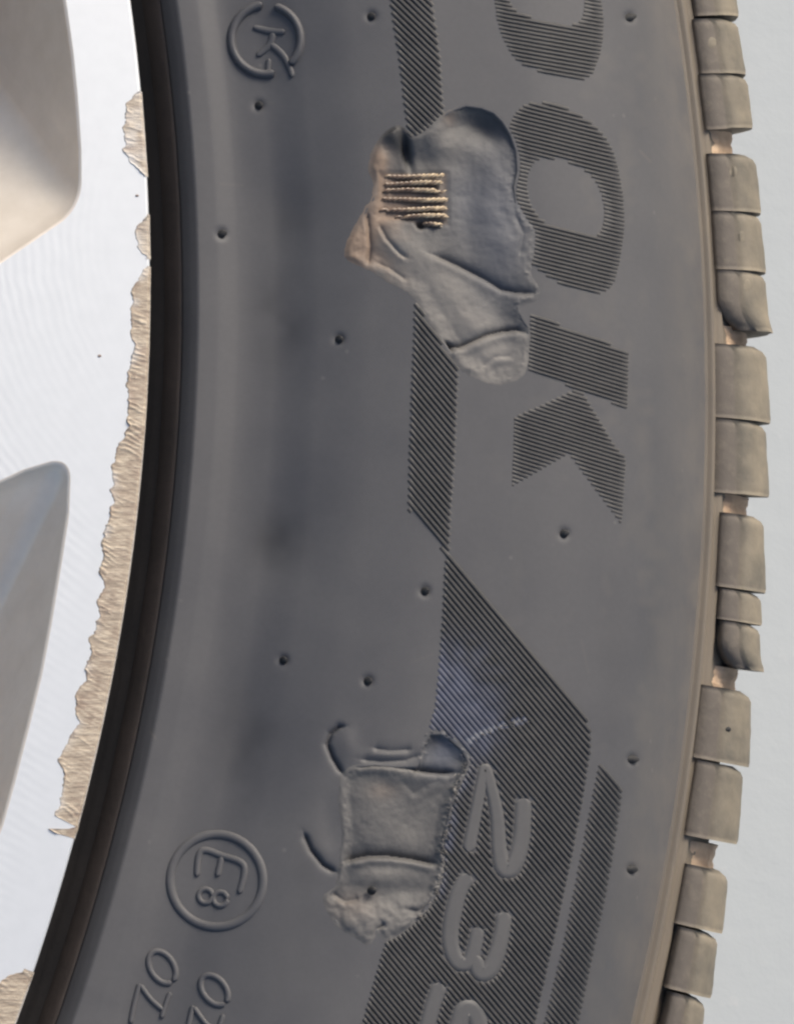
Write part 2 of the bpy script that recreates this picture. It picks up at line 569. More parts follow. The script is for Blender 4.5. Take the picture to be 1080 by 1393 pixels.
def rot2(p, a):
    c, s = math.cos(a), math.sin(a)
    return np.stack([p[:, 0] * c - p[:, 1] * s, p[:, 0] * s + p[:, 1] * c], 1)

# half outlines of the two pockets the photograph shows, from the spoke root outwards
up_spoke = px2([(-1050, 478), (-420, 462), (-110, 415), (0, 354), (50, 320)])
up_out = px2([(107, 281), (107, 205), (102, 130), (96, 70), (86, 0), (72, -80)])
lo_spoke = px2([(-1050, 545), (-420, 580), (-110, 652 + 42), (0, 659), (34, 643)])
lo_spoke[2] = px2([(-110, 700)])[0]
lo_out = px2([(93, 625), (90, 700), (80, 765), (66, 850), (53, 919), (35, 992), (16, 1066), (0, 1123)])
PITCH = 2 * math.pi / 10
mid_s = math.atan2(*(px2([(-400, 520)])[0][::-1]))
def pocket(spoke, outer, mid, r1):
    """mirror the half outline about the pocket's middle angle"""
    half = rot2(np.concatenate([spoke, outer]), -mid)
    half = half[np.abs(np.arctan2(half[:, 1], half[:, 0])) > 0.01]
    other = half[::-1] * np.array([1, -1])
    poly = np.concatenate([half, other])
    ns = len(spoke)
    rads = [0.006] + [0.004] * (ns - 1) + [r1] + [0.006] * (len(half) - ns - 1)
    rads = rads + rads[::-1]
    poly = rot2(poly, mid)
    ar = np.sum(poly[:, 0] * np.roll(poly[:, 1], -1) - np.roll(poly[:, 0], -1) * poly[:, 1])
    if ar < 0:
        poly = poly[::-1]; rads = rads[::-1]
    return poly, rads
pockets = [pocket(up_spoke, up_out, mid_s + PITCH / 2, 0.0062), pocket(lo_spoke, lo_out, mid_s - PITCH / 2, 0.0030)]
for k in range(2, 10):
    pl, rd = pockets[0]
    pockets.append((rot2(pl, PITCH * (k - 1)), rd))

bm = bmesh.new()
edges = []
def loop_edges(pts, z=0.0):
    vs = [bm.verts.new((p[0], p[1], z)) for p in pts]
    return [bm.edges.new((vs[i], vs[(i + 1) % len(vs)])) for i in range(len(vs))]
NR = 720
circ = [(0.2459 * math.cos(2 * math.pi * k / NR), 0.2459 * math.sin(2 * math.pi * k / NR)) for k in range(NR)]
edges += loop_edges(circ)
tops = []
for pl, rd in pockets:
    f = fillet(inset(pl, -0.0004), rd, 15)
    edges += loop_edges(f)
hubc = [(0.03 * math.cos(2 * math.pi * k / 64), 0.03 * math.sin(2 * math.pi * k / 64)) for k in range(64)]
edges += loop_edges(hubc)
bmesh.ops.triangle_fill(bm, use_beauty=True, use_dissolve=False, edges=edges)
fv = [v.co[:] for v in bm.verts]
bm.verts.index_update()
ff = []
cents = np.array([f.calc_center_median()[:2] for f in bm.faces])
in_pocket = np.zeros(len(cents), bool)
for pl, rd in pockets:
    in_pocket |= sdf(fillet(inset(pl, -0.0004), rd, 15), cents[:, 0], cents[:, 1]) < 0
for fi, f in enumerate(bm.faces):
    ids = [v.index for v in f.verts]
    if in_pocket[fi] or np.hypot(*cents[fi]) < 0.0299:
        continue
    if f.normal.z < 0:
        ids = ids[::-1]
    ff.append(ids)
bm.free()
face = part('wheel_face', fv, ff, M_FACE, wheel, smooth=False)

def revolve(pts, n=720, th=None, close=True):
    pts = np.array(pts, float)
    th = np.linspace(0, 2 * math.pi, n, endpoint=False) if th is None else th
    v = np.stack([pts[:, 0][:, None] * np.cos(th), pts[:, 0][:, None] * np.sin(th), np.repeat(pts[:, 1][:, None], len(th), 1)], -1)
    return v.reshape(-1, 3), grid_faces(len(pts), len(th), close)[:, ::-1]

lip = [(245.9, 0), (246.08, -0.05), (246.22, -0.18), (246.3, -0.42), (246.3, -2.6), (246.0, -3.4), (244.5, -4.0), (242, -9), (236, -16)]
v, f = revolve([(a * MM, b * MM) for a, b in lip])
part('rim_flange', v, f, M_FACE, wheel)
for pl, rd in pockets:
    fr = fillet(pl, rd, 15)
    outl = [np.c_[fillet(inset(pl, d), rd, 15), np.full(len(fr), z)] for d, z in ((-0.0004, 0.0), (-0.00015, -0.00006))]
    mid = math.atan2(pl[:, 1].mean(), pl[:, 0].mean())
    rt = np.hypot(fr[:, 0], fr[:, 1]) * 0.955
    tgt = np.c_[rt * math.cos(mid), rt * math.sin(mid)]
    rows = outl + [np.c_[fr + (tgt - fr) * t, np.full(len(fr), z)] for t, z in ((0.0, -0.0004), (0.03, -0.0017), (0.09, -0.0044), (0.18, -0.0082), (0.31, -0.0135), (0.45, -0.0195), (0.57, -0.027), (0.62, -0.036), (0.64, -0.060))]
    n = len(rows[0])
    part('pocket_wall', np.concatenate(rows), grid_faces(len(rows), n, True), M_WALL, wheel)
v, f = revolve([(240 * MM, -15 * MM), (237 * MM, -19 * MM), (235 * MM, -45 * MM), (232 * MM, -75 * MM), (228 * MM, -200 * MM), (236 * MM, -212 * MM)], 180)
part('barrel', v, f, M_BARREL, wheel)
v, f = revolve([(0.001, 0.004), (0.026, 0.004), (0.0295, 0.002), (0.0302, -0.002), (0.031, -0.05)], 64)
part('centre_cap', v, f, M_WALL, wheel)

# scrapes along the rim edge: inner border of each scrape as photo points
SCRAPES = [
    [(191, 124), (185, 128), (173, 139), (170, 155), (170, 172), (169, 190), (168, 205), (171, 211), (175, 218), (183, 225), (190, 234), (196, 240)],
    [(201, 291), (197, 296), (184, 309), (183, 320), (185, 334), (192, 344), (198, 352), (202, 352)],
    [(202, 362), (194, 366), (190, 374), (183, 386), (178, 396), (179, 430), (181, 440), (180, 470), (181, 485), (174, 517), (172, 543), (174, 578), (162, 607), (155, 631), (153, 660), (152, 690),
     (148, 710), (138, 733), (142, 757), (134, 778), (140, 798), (131, 819), (134, 843), (121, 867), (123, 888), (115, 908), (115, 925), (104, 945), (106, 980), (95, 1008),
     (81, 1031), (85, 1057), (83, 1090), (72, 1109), (68, 1128), (78, 1134), (97, 1128), (102, 1124)],
    [(34, 1318), (28, 1322), (15, 1326), (0, 1334), (-12, 1345), (-22, 1380), (-34, 1420)],
]
for si, sc in enumerate(SCRAPES):
    P = px2(sc)
    r = np.hypot(P[:, 0], P[:, 1]); th = np.arctan2(P[:, 1], P[:, 0])
    order = np.argsort(th)
    th, r = th[order], r[order]
    tt = np.linspace(th[0], th[-1], max(20, int((th[-1] - th[0]) * 0.2463 / 0.00011)))
    rin = np.interp(tt, th, r)
    s = tt * 246.3
    rin = rin + (vnoise(s, 0 * s, 0.7, 11 + si) * 0.55 + vnoise(s, 0 * s, 0.25, 21 + si) * 0.22) * MM
    rin = np.minimum(rin, 0.2461)
    NU = 26
    u = np.linspace(0, 1, NU)[None, :]
    rr = rin[:, None] + (0.24645 - rin[:, None]) * u
    wmm = (0.24645 - rin[:, None]) * 1000
    S = s[:, None] + 0 * u
    q = S + rr * 1000 * 0.30
    ridg = np.abs((q / 0.62 + 0.8 * vnoise(S, rr * 1000, 1.3, 31)) % 1.0 - 0.5) * 2
    ridg2 = np.abs((q / 0.23 + 1.2 * vnoise(S, rr * 1000, 0.6, 32)) % 1.0 - 0.5) * 2
    h = 0.03 + 0.13 * (ridg - 0.4) * (0.6 + 1.2 * vnoise(S, rr * 1000, 1.7, 30)) + 0.02 * (ridg2 - 0.5) + 0.16 * vnoise(S + 0.5 * rr * 1000, rr * 1000 * 0.4, 0.9, 33) + 0.05 * vnoise(S, rr * 1000, 0.3, 34)
    h = h - 0.10 * np.clip(wmm * u / 3.0, 0, 1)
    # raised burr at the inner border that drops back into the face
    burr = np.exp(-((u * wmm - 0.12) / 0.12)**2) * (0.02 + 0.30 * np.clip(vnoise(S, 0 * S, 0.9, 35), 0, 1))
    h = np.maximum(h, 0.03) + burr
    h = np.where(u == 0, -0.02, h)
    over = np.clip(rr - 0.2459, 0, None) * 1000
    z = h - over * over * 1.6
    z[:, -1] = -0.9
    v = np.stack([rr * np.cos(tt)[:, None], rr * np.sin(tt)[:, None], z * MM], -1).reshape(-1, 3)
    ed = (np.exp(-((u * wmm - 0.10) / 0.14)**2) * (0.10 + 1.5 * np.clip(vnoise(S, 0 * S, 1.1, 36), 0, 1))).clip(0, 1)
    fd = np.clip(0.75 * sstep(0.90, 0.97, u) + np.clip(vnoise(S, rr * 1000, 1.6, 39) + 0.05, 0, 1) * np.exp(-(u * wmm / 0.7)**2) * 1.1 + (0.45 * (0.6 + vnoise(S, rr * 1000, 0.9, 40)) if si == 0 else 0.15 * (si == 1)), 0, 0.92)
    part('curb_scrape', v, grid_faces(len(tt), NU), M_SCUFF, wheel, attrs={'edge': ed.ravel(), 'fade': fd.ravel(), 'dirt': (np.clip(0.75 - 1.3 * ridg, 0, 1) * (0.5 + vnoise(S, rr * 1000, 2.0, 37)) + 0.6 * np.clip(0.4 - ridg2, 0, 1) + np.clip(vnoise(S, rr * 1000, 0.8, 38), 0, 1)).ravel().clip(0, 1)})
# two small chips in the machined face
for cx, cy, rad in ((136, 484, 2.2), (187, 266, 2.0)):
    c = px2([(cx, cy)])[0]
    v = [(c[0], c[1], 0.00004)]; n = 10
    for k in range(n):
        a = 2 * math.pi * k / n; q = rad * 0.085 * MM * (0.7 + 0.6 * random.random())
        v.append((c[0] + q * math.cos(a), c[1] + q * 0.6 * math.sin(a), 0.00009))
    for k in range(n):
        a = 2 * math.pi * k / n; q = rad * 0.085 * MM * 1.35
        v.append((c[0] + q * math.cos(a), c[1] + q * 0.7 * math.sin(a), -0.00003))
    fs = [(0, 1 + k, 1 + (k + 1) % n) for k in range(n)] + [(1 + k, 1 + n + k, 1 + n + (k + 1) % n, 1 + (k + 1) % n) for k in range(n)]
    part('chip', v, fs, M_SCUFF, wheel, attrs={'edge': np.ones(len(v)), 'dirt': np.zeros(len(v))})

# ------------------------------------------------------------------ tyre
tyre = empty('tyre', 'dark grey tyre with ripped side wall, exposed cords and dusty tread blocks', 'tyre')
r_e, th_e = polar(np.array([540.0, 540.0]), np.array([-40.0, 1433.0]))
# side wall: fine inside the photographed sector, coarse round the rest
th_hi, th_lo = th_e[0] + 0.02, th_e[1] - 0.02
ths = np.concatenate([np.linspace(th_lo, th_hi, 1250), np.linspace(th_hi, th_lo + 2 * math.pi, 260)[1:-1]])
rs = np.concatenate([np.linspace(251.6, 318.4, 540)]) * MM
RR, TT = np.meshgrid(rs, ths, indexing='ij')
P0 = wall_point(RR, TT)
px, py = project(P0)
near = (TT < th_hi) & (TT > th_lo)
fade = sstep(th_lo, th_lo + 0.01, TT) * sstep(th_hi, th_hi - 0.01, TT) * near
hh = np.where(near, macro(px, py) * fade, 0.0)
hh = hh + np.where(near, hollow(np.where(near, px, -9e3), np.where(near, py, -9e3)), 0.0)
dark_patch = np.zeros(RR.shape)  # soft darker patches; the broad lower-left one is shade put into the colour
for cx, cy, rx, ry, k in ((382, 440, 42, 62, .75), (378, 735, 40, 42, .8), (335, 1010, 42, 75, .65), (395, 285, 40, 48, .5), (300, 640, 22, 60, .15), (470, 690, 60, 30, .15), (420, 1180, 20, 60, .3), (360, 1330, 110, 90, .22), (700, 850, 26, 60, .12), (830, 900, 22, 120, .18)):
    dark_patch += k * blob(px, py, cx, cy, rx, ry)
dark_patch = np.clip(dark_patch * (0.75 + 0.9 * vnoise(px, py, 45, 91) + 0.5 * vnoise(px, py, 16, 92)), 0, 1) * near
bloom = np.clip(vnoise(px * 1.6, py * 0.5, 40, 93) * 0.9 + vnoise(px, py, 13, 94) * 0.5 - 0.12, 0, 1) * sstep(560, 800, px) * near
# fine scratches in the rubber
for pts, k in ((((690, 985), (716, 978)), .9), (((205, 996), (212, 1004)), .9), (((870, 205), (884, 220)), .7), (((345, 137), (372, 140)), .4), (((640, 300), (700, 265)), .2), (((790, 870), (800, 915)), .3), (((820, 640), (870, 690)), .2), (((300, 250), (330, 252)), .35), (((560, 900), (588, 890)), .25)):
    dd, _, tq = pdist(pts, px, py)
    bloom = np.maximum(bloom, k * np.exp(-(dd / 1.8)**2) * near)
part('sidewall', wall_point(RR, TT, hh).reshape(-1, 3), grid_faces(len(rs), len(ths), True)[:, ::-1], M_RUBBER, tyre, attrs={'dark_patch': dark_patch.ravel(), 'bloom': bloom.ravel() * 0.8})

# bead: the ring tucked under the rim flange, gap shade put into its colour, and its dusty rib
v, f = revolve([(a * MM, b * MM) for a, b in ((234, -17), (243, -15.5), (246.5, -13.6), (248.0, -12.6), (248.8, -11.4), (249.3, -10.7), (250.3, -9.6), (251.0, -8.2), (251.62, -7.2))], 900)
part('bead', v, f[:, ::-1] if False else f, M_BEAD, tyre)
v, f = revolve([(a * MM, b * MM) for a, b in ((249.85, -10.3), (250.05, -9.6), (250.4, -8.95), (250.75, -8.3), (251.1, -7.8), (251.4, -7.45), (251.6, -7.4))], 900)
part('bead_rib', v, f, M_BEADDUST, tyre)

# shoulder with its fine moulded lines and the groove floor of the tread
sh = [(317.2, -12.4), (317.9, -12.45), (318.25, -12.75), (318.45, -13.7), (318.8, -13.75), (319.15, -13.5), (319.6, -13.7), (319.9, -14.5), (320.2, -15.6), (320.7, -15.6),
      (321.3, -15.6), (321.8, -16.6), (323.2, -18.2), (325.6, -22), (327.6, -27), (328.8, -34), (329.0, -50), (329, -190), (326, -205), (318, -218)]
v, f = revolve([(a * MM, b * MM) for a, b in sh], 1200)
part('shoulder', v, f, M_SHOULDER, tyre)
v, f = revolve([(a * MM, b * MM) for a, b in ((318, -218), (305, -231), (290, -234.6), (270, -232), (250, -226), (234, -218))], 180)
part('rear_sidewall', v, f, M_RUBBER, tyre)

# tread blocks: (top y, bottom y, left x, top-right x, bottom-right x, stagger of the bottom edge)
def theta_at(x, y, z=-0.0165):
    P = plane(np.array([x]), np.array([y]), z)[0]
    return math.atan2(P[1], P[0]), math.hypot(P[0], P[1])

def tread_block(y0, y1, xl, xr0, xr1, skew=0.0, rc=0.0, sip0=0.0, sip1=0.0):
    """one shoulder block lofted along the tread; rc rounds its lower inner corner, sip0/sip1 let the cut start further out"""
    t0, _ = theta_at(xr0, y0); t1, _ = theta_at(xr1, y1)
    _, R0 = theta_at(xr0, y0, -0.0255); _, R1 = theta_at(xr1, y1, -0.0255)
    R0 = min(max(R0, 0.3290), 0.3340); R1 = min(max(R1, 0.3290), 0.3340)
    _, rl = theta_at(xl, (y0 + y1) / 2, -0.0152)
    n = max(10, int(abs(t1 - t0) * 330 / 0.55))
    rows = []
    L = abs(t1 - t0) * 332
    for k in range(n + 1):
        u = k / n
        s0 = u * L; s1 = (1 - u) * L
        e0 = max(0, 1 - s0 / 1.15); e1 = max(0, 1 - s1 / 0.30)
        R = (R0 + (R1 - R0) * u) - (1.7 * e0**2.2 + 0.12 * e1**2) * MM
        low = (0.05 * e0**2 + 0.05 * e1**2) * MM
        inner = rl + rc * MM * max(0, 1 - s1 / (rc * 1.25 + 1e-6))**2.2
        prof_ = [(inner, -18.5 * MM - (inner - rl) * 0.8), (inner + 0.05 * MM, -15.6 * MM - low - (inner - rl) * 0.7), (inner + 0.35 * MM, -15.0 * MM - low - (inner - rl) * 0.7),
                 (inner * .72 + R * .28, -15.5 * MM - low - (inner - rl) * .5), (inner * .675 + R * .325, -15.88 * MM - low - (inner - rl) * .4), (inner * .63 + R * .37, -15.6 * MM - low - (inner - rl) * .4), (inner * .4 + R * .6, -16.9 * MM - low), (inner * .22 + R * .78, -18.9 * MM - low * .6),
                 (R - 1.25 * MM, -21.2 * MM), (R - 0.42 * MM, -24.2 * MM), (R - 0.06 * MM, -28.0 * MM), (R, -32 * MM), (R, -40 * MM), (R + .3 * MM, -72 * MM), (326 * MM, -72 * MM)]
        row = []
        for q, (a, z) in enumerate(prof_):
            w = (q / 11.0)
            w = min(1, w)
            th = t0 + (t1 - t0) * u + (-z - 0.0165) * 0.54 + skew * w * (1 if u > 0.5 else 0) * (u - 0.5) * 2
            bumpy = (mnoise.noise(Vector((a * 600, th * 330 * 0.6, z * 400))) * 0.065 + mnoise.noise(Vector((a * 1900, th * 330 * 1.7, 5))) * 0.035) * MM
            row.append(((a + bumpy) * math.cos(th), (a + bumpy) * math.sin(th), z + bumpy * 0.7))
        rows.append(row)
    m = len(rows[0])
    V = np.array(rows).reshape(-1, 3)
    F = [tuple(q) for q in grid_faces(n + 1, m)]
    F.append(tuple(range(m))); F.append(tuple(range(n * m + m - 1, n * m - 1, -1)))
    return V, F, m

BLOCKS = [ # y0, y1, xl, xr top, xr bottom, skew, rc
    (-70, 20, 938, 985, 998, 0.0, 0),
    (24, 99, 946, 995, 1009, 0.0, 0),
    (100, 178, 954, 1010, 1020, 0.0028, 0),
    (209, 288, 964, 1022, 1031, 0.0, 0),
    (288.8, 368.5, 970, 1029, 1038, 0.0, 0),
    (369.3, 450, 975, 1036, 1043, -0.0005, 3.2),
    (471, 573, 964, 1037, 1045, -0.0002, 0),
    (574.2, 678, 968, 1037, 1043, 0.0014, 0),
    (703, 806, 976, 1034, 1039, 0.0, 0),
    (807, 850, 977, 1030, 1033, 0.0, 0),
    (850.8, 913, 978, 1028, 1030, 0.0, 2.6),
    (942, 1044, 944, 1019, 1017, 0.0, 0),
    (1045, 1151, 936, 1009, 1001, 0.0008, 0),
    (1187, 1271, 922, 988, 981, 0.0, 0),
    (1272, 1359, 912, 972, 965, 0.0, 0),
    (1360, 1450, 900, 954, 944, 0.0, 1.5),
]
block_objs = []
for b in BLOCKS:
    V, F, m_ = tread_block(*b)
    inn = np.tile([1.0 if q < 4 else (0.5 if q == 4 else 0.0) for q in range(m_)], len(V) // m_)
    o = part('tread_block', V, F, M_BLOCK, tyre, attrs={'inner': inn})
    block_objs.append(o)
    for pl in [p for p in o.data.polygons if len(p.vertices) > 4]:
        pl.use_smooth = False
# the pattern goes on a little way past both ends of the picture
span = theta_at(1010, -8)[0] - theta_at(950, 1452)[0] + 0.012
for k in (-1, 1):
    for o in block_objs:
        c = o.copy(); COL.objects.link(c); c.parent = tyre
        c.rotation_euler = (0, 0, k * span)

# moulded wear marks and one pit on the block faces, set on the real block surface
from mathutils.bvhtree import BVHTree
for bi, cx, cy, rx, ry, up in ((3, 997, 233, 5, 8, .05), (4, 1008, 322, 4.5, 8, .05), (5, 1016, 388, 5, 9, .06), (1, 968, 58, 6, 8, .08), (11, 990, 992, 4, 3.5, -1)):
    me = block_objs[bi].data
    tree = BVHTree.FromPolygons([v.co[:] for v in me.vertices], [p.vertices[:] for p in me.polygons])
    V, F = [], []
    rings = ((1.0, -.05), (0.8, .55), (0.45, .92), (0.02, 1.0)); n = 12
    ok = True
    for f_, h_ in rings:
        for k in range(n):
            a = 2 * math.pi * k / n
            d = rays(np.array(cx + rx * f_ * math.cos(a)), np.array(cy + ry * f_ * math.sin(a)))
            loc, nor, _, _ = tree.ray_cast(Vector(CAMPOS), Vector(d).normalized())
            if loc is None:
                ok = False; break
            if nor.z < 0:
                nor = -nor
            V.append(tuple(loc + nor * (h_ * abs(up) * MM * (1 if up > 0 else 0.2))))
    if ok:
        part('wear_mark' if up > 0 else 'pit', V, grid_faces(4, n, True), M_BLOCK if up > 0 else M_STUB, block_objs[bi])

# dried mud caught in the grooves between the block groups
for x0, x1, y0, y1 in ((950, 988, 178, 210), (954, 1006, 447, 473), (966, 1004, 676, 705), (938, 990, 911, 944), (917, 957, 1150, 1189)):
    nu, nv = 16, 22
    V = []
    for i in range(nu):
        for j in range(nv):
            u, w = i / (nu - 1), j / (nv - 1)
            t0, _ = theta_at(x1, y0 - 3); t1, _ = theta_at(x1, y1 + 3)
            a = np.interp(w, [0, .12, .35, .6, .8, 1], [319.9, 320.6, 323.2, 326.6, 329.1, 329.6])
            z = np.interp(w, [0, .12, .35, .6, .8, 1], [-16.2, -15.9, -17.6, -21.6, -27.5, -44])
            th = t0 + (t1 - t0) * u + (-z * MM - 0.0165) * 0.54
            sag = -0.5 * math.sin(math.pi * u)
            nb = mnoise.noise(Vector((u * 4 + x0, w * 5, y0))) * 0.5 + mnoise.noise(Vector((u * 12 + x0, w * 14, y0))) * 0.2
            a2 = (a + (sag * 0.6 + nb * 0.6)) * MM; z2 = (z + nb * 0.5) * MM
            V.append((a2 * math.cos(th), a2 * math.sin(th), z2))
    part('dried_mud', V, grid_faces(nu, nv), M_MUD, tyre)

# ------------------------------------------------------------------ hatched marks: fine raised ribs clipped to an outline
def hatched(name, outline, holes, ang, pitch, hgt=0.21, rubs=None):
    """ribs run along ang (radians, picture x right y down)"""
    d = np.array([math.cos(ang), math.sin(ang)]); n = np.array([-d[1], d[0]])
    P = np.array(outline, float)
    so, to = P @ n, P @ d
    V, F, rub = [], [], []
    s = math.floor(so.min() / pitch) * pitch
    tgrid = np.arange(to.min() - 4, to.max() + 4, 1.0)
    offs = np.arange(s, so.max() + pitch, pitch)
    A, B = np.meshgrid(offs, tgrid, indexing='ij')
    X = A * n[0] + B * d[0]; Y = A * n[1] + B * d[1]
    D = sdf(outline, X, Y)
    for h in holes:
        D = np.maximum(D, -sdf(h, X, Y))
    IN = D < 0
    for i in range(len(offs)):
        row = IN[i].astype(int)
        st = np.flatnonzero(np.diff(np.concatenate([[0], row])) == 1); en = np.flatnonzero(np.diff(np.concatenate([row, [0]])) == -1)
        for a, b in zip(st, en):
            if b - a < 2:
                continue
            k = max(2, int((b - a) / (10 if rubs is None else 5)) + 1)
            t = np.linspace(tgrid[a], tgrid[b], k)
            base = len(V)
            cx = offs[i] * n[0] + t * d[0]; cy = offs[i] * n[1] + t * d[1]
            hx = np.full(k, hgt) * (0.85 + 0.3 * (vnoise(cx, cy, 14, 50) + .5)); rb = np.zeros(k)
            if rubs is not None:
                rb = rubs(cx, cy); hx = hx * (1 - 0.55 * np.minimum(rb, 1))
            hx[0] *= 0.45; hx[-1] *= 0.45
            Q = []
            for off, hm in ((-0.54, -0.02), (-0.16, 1), (0.16, 1), (0.54, -0.02)):
                Q.append(surf(cx + n[0] * off * pitch, cy + n[1] * off * pitch, np.where(hm == 1, hx, hm) * MM))
            Q = np.stack(Q, 1)
            V += list(Q.reshape(-1, 3)); rub += list(np.repeat(rb, 4))
            for j in range(k - 1):
                q = base + j * 4
                for m_ in range(3):
                    F.append((q + m_, q + 4 + m_, q + 5 + m_, q + 1 + m_))
            F.append((base, base + 1, base + 2, base + 3)); e = base + (k - 1) * 4
            F.append((e + 3, e + 2, e + 1, e))
    return part(name, V, F, M_HATCH, tyre, smooth=False, attrs={'rub': rub})

def ribbon(name, strokes, hgt, m, parent=tyre, closed=False, round_=False, ramp_px=1.6):
    """raised strokes (x, y, width) moulded on the side wall"""
    V, F = [], []
    for st in strokes:
        c = catmull(st, 2.0, closed)
        xy, w = c[:, :2], c[:, 2]
        tg = np.gradient(xy, axis=0) if not closed else (np.roll(xy, -1, 0) - np.roll(xy, 1, 0))
        tg /= np.linalg.norm(tg, axis=1)[:, None] + 1e-9
        nn = np.stack([-tg[:, 1], tg[:, 0]], 1)
        if not closed:      # round the two ends
            L = np.concatenate([[0], np.cumsum(np.linalg.norm(np.diff(xy, axis=0), axis=1))])
            e = np.minimum(L, L[-1] - L)
            w = w * np.sqrt(np.clip(1 - (1 - np.clip(e / (w * 0.4), 0, 1))**2, 0.04, 1))
        if round_:
            cols = [(-.5, -.08), (-.42, .45), (-.25, .85), (0, 1), (.25, .85), (.42, .45), (.5, -.08)]
        else:
            cols = [(-.5, -.08), (-.46, .9), (-.2, 1), (0, 1), (.2, 1), (.46, .9), (.5, -.08)]
        base = len(V)
        Q = np.stack([surf(xy[:, 0] + nn[:, 0] * a * w, xy[:, 1] + nn[:, 1] * a * w, b * hgt * MM) for a, b in cols], 1)
        V += list(Q.reshape(-1, 3))
        k = len(xy); nc = len(cols)
        for i in range(k if closed else k - 1):
            for j in range(nc - 1):
                F.append((base + i * nc + j, base + ((i + 1) % k) * nc + j, base + ((i + 1) % k) * nc + j + 1, base + i * nc + j + 1))
    o = part(name, V, F, m, parent)
    return o

D50 = math.radians(50)
O1 = [(662,-60),(664,-30),(672,0),(677,30),(686,56),(700,79),(722,93),(756,102),(789,108),(804,102),(813,84),(819,60),(821,30),(818,0),(812,-40),(795,-80),(760,-110),(720,-125),(685,-120),(667,-95)]
O1H = [(684,-50),(688,-15),(695,4),(703,14),(725,24),(762,32),(783,32),(792,21),(794,0),(788,-30),(772,-55),(745,-75),(710,-85),(690,-75)]
O2 = [(713,143),(734,139),(765,145),(795,160),(819,181),(834,206),(843,241),(848,277),(848,317),(840,368),(831,389),(813,399),(786,392),(756,383),(734,368),(722,358),(714,335),(706,300),(699,260),(693,215),(690,185),(697,160)]
O2H = [(740,215),(725,223),(718,241),(718,262),(725,283),(740,301),(765,312),(789,318),(807,321),(817,313),(821,295),(819,271),(810,247),(792,230),(768,219)]
KL = [(721,426),(855,478),(853,557),(791,531),(836,606),(851,623),(845,714),(773,617),(696,662),(699,568),(783,529),(716,501)]
def sm(p): return catmull(p, 3.0, True)
L14 = math.radians(15)
gx = catmull(GOUGE, 3.0, True); gx2 = catmull(GOUGE2, 3.0, True)
hatched('letter', sm(O1), [sm(O1H)], math.radians(10), 5.4, 0.155)
hatched('letter', sm(O2), [sm(O2H), gx], math.radians(14), 5.4, 0.155)
hatched('letter', KL, [gx], math.radians(17), 5.4, 0.155)
hatched('hatched_band', [(518,-80),(530,0),(543,85),(557,205),(612,205),(603,143),(599,80),(588,0),(576,-80)], [gx], math.radians(44), 6.4)
hatched('hatched_band', [(565,380),(562,470),(557,600),(555,692),(580,718),(611,760),(613,700),(618,630),(622,540),(626,440),(626,380)], [gx], D50, 6.4)
D2 = [(712,1086,14),(711,1115,15),(709,1142,15),(703,1168,15),(694,1183,15),(684,1180,15),(679,1155,13.5),(676,1110,12.5),(669,1075,11),(660,1046,10.5),(654,1068,10),(646,1110,11),(637,1158,12)]
D3 = [(638,1190,14),(627,1207,14),(620,1226,15),(613,1262,15),(614,1290,15),(624,1310,14),(638,1308,13),(646,1285,13),(650,1262,12)]
D3b = [(645,1300,13),(652,1322,15),(664,1321,15),(674,1303,15),(682,1272,14),(686,1241,14)]
D5 = [(599,1338,14),(591,1360,14),(583,1388,14),(575,1420,14)]
D5b = [(616,1425,15),(624,1392,16),(632,1374,17),(644,1376,17),(652,1395,16),(660,1430,15)]
D2, D3, D3b, D5, D5b = [[(a, b, w * 1.52) for a, b, w in st] for st in (D2, D3, D3b, D5, D5b)]
def outline_of(st, grow=1.0):
    c = catmull(st, 3.0); tg = np.gradient(c[:, :2], axis=0); tg /= np.linalg.norm(tg, axis=1)[:, None]
    nn = np.stack([-tg[:, 1], tg[:, 0]], 1)
    w = c[:, 2][:, None] / 2 + grow
    return np.concatenate([c[:, :2] + nn * w, (c[:, :2] - nn * w)[::-1]])
digit_holes = [outline_of(d, 0.3) for d in (D2, D3, D3b, D5, D5b)]
BIG = [(606,752),(660,815),(730,895),(797,975),(804,1000),(803,1022),(792,1090),(780,1155),(753,1281),(729,1387),(715,1450),(478,1450),(492,1393),(523,1285),(560,1200),(580,1100),(578,1040),(585,983),(592,960),(602,842)]
def rubs(x, y):
    d, s, t = pdist([(600, 930), (640, 985)], x, y)
    r = 0.95 * np.exp(-(d / 58)**2) * sstep(725, 660, x + 0.2 * (y - 950)) * sstep(815, 880, y)
    d2, s2, _ = pdist([(636, 1010), (650, 1000), (680, 988), (715, 978)], x, y)
    pale = 0.95 * np.exp(-(d2 / 3.2)**2) * (vnoise(x, y, 5, 19) > -0.2)
    d3, _, _ = pdist([(640, 1040), (618, 1090), (608, 1150), (596, 1215)], x, y)
    r = np.maximum(r, 0.6 * np.exp(-(d3 / 7)**2) * (vnoise(x, y, 8, 9) > -0.1))
    r = np.clip(r + vnoise(x, y, 12, 8) * 0.5 * (r > 0.12), 0, 1)
    return np.where(pale > 0.3, 1 + pale, r)
hatched('hatched_band', BIG, [gx2] + digit_holes, D50, 6.4, rubs=rubs)
hatched('hatched_band', [(816,1033),(830,1053),(846,1077),(843,1101),(834,1160),(823,1224),(806,1305),(788,1387),(775,1450),(725,1450),(741,1387),(766,1285),(786,1183),(802,1101)], [], D50, 6.4)
ribbon('digit', [D2], 0.10, M_MARK)
ribbon('digit', [D3, D3b], 0.10, M_MARK)
ribbon('digit', [D5, D5b], 0.10, M_MARK)

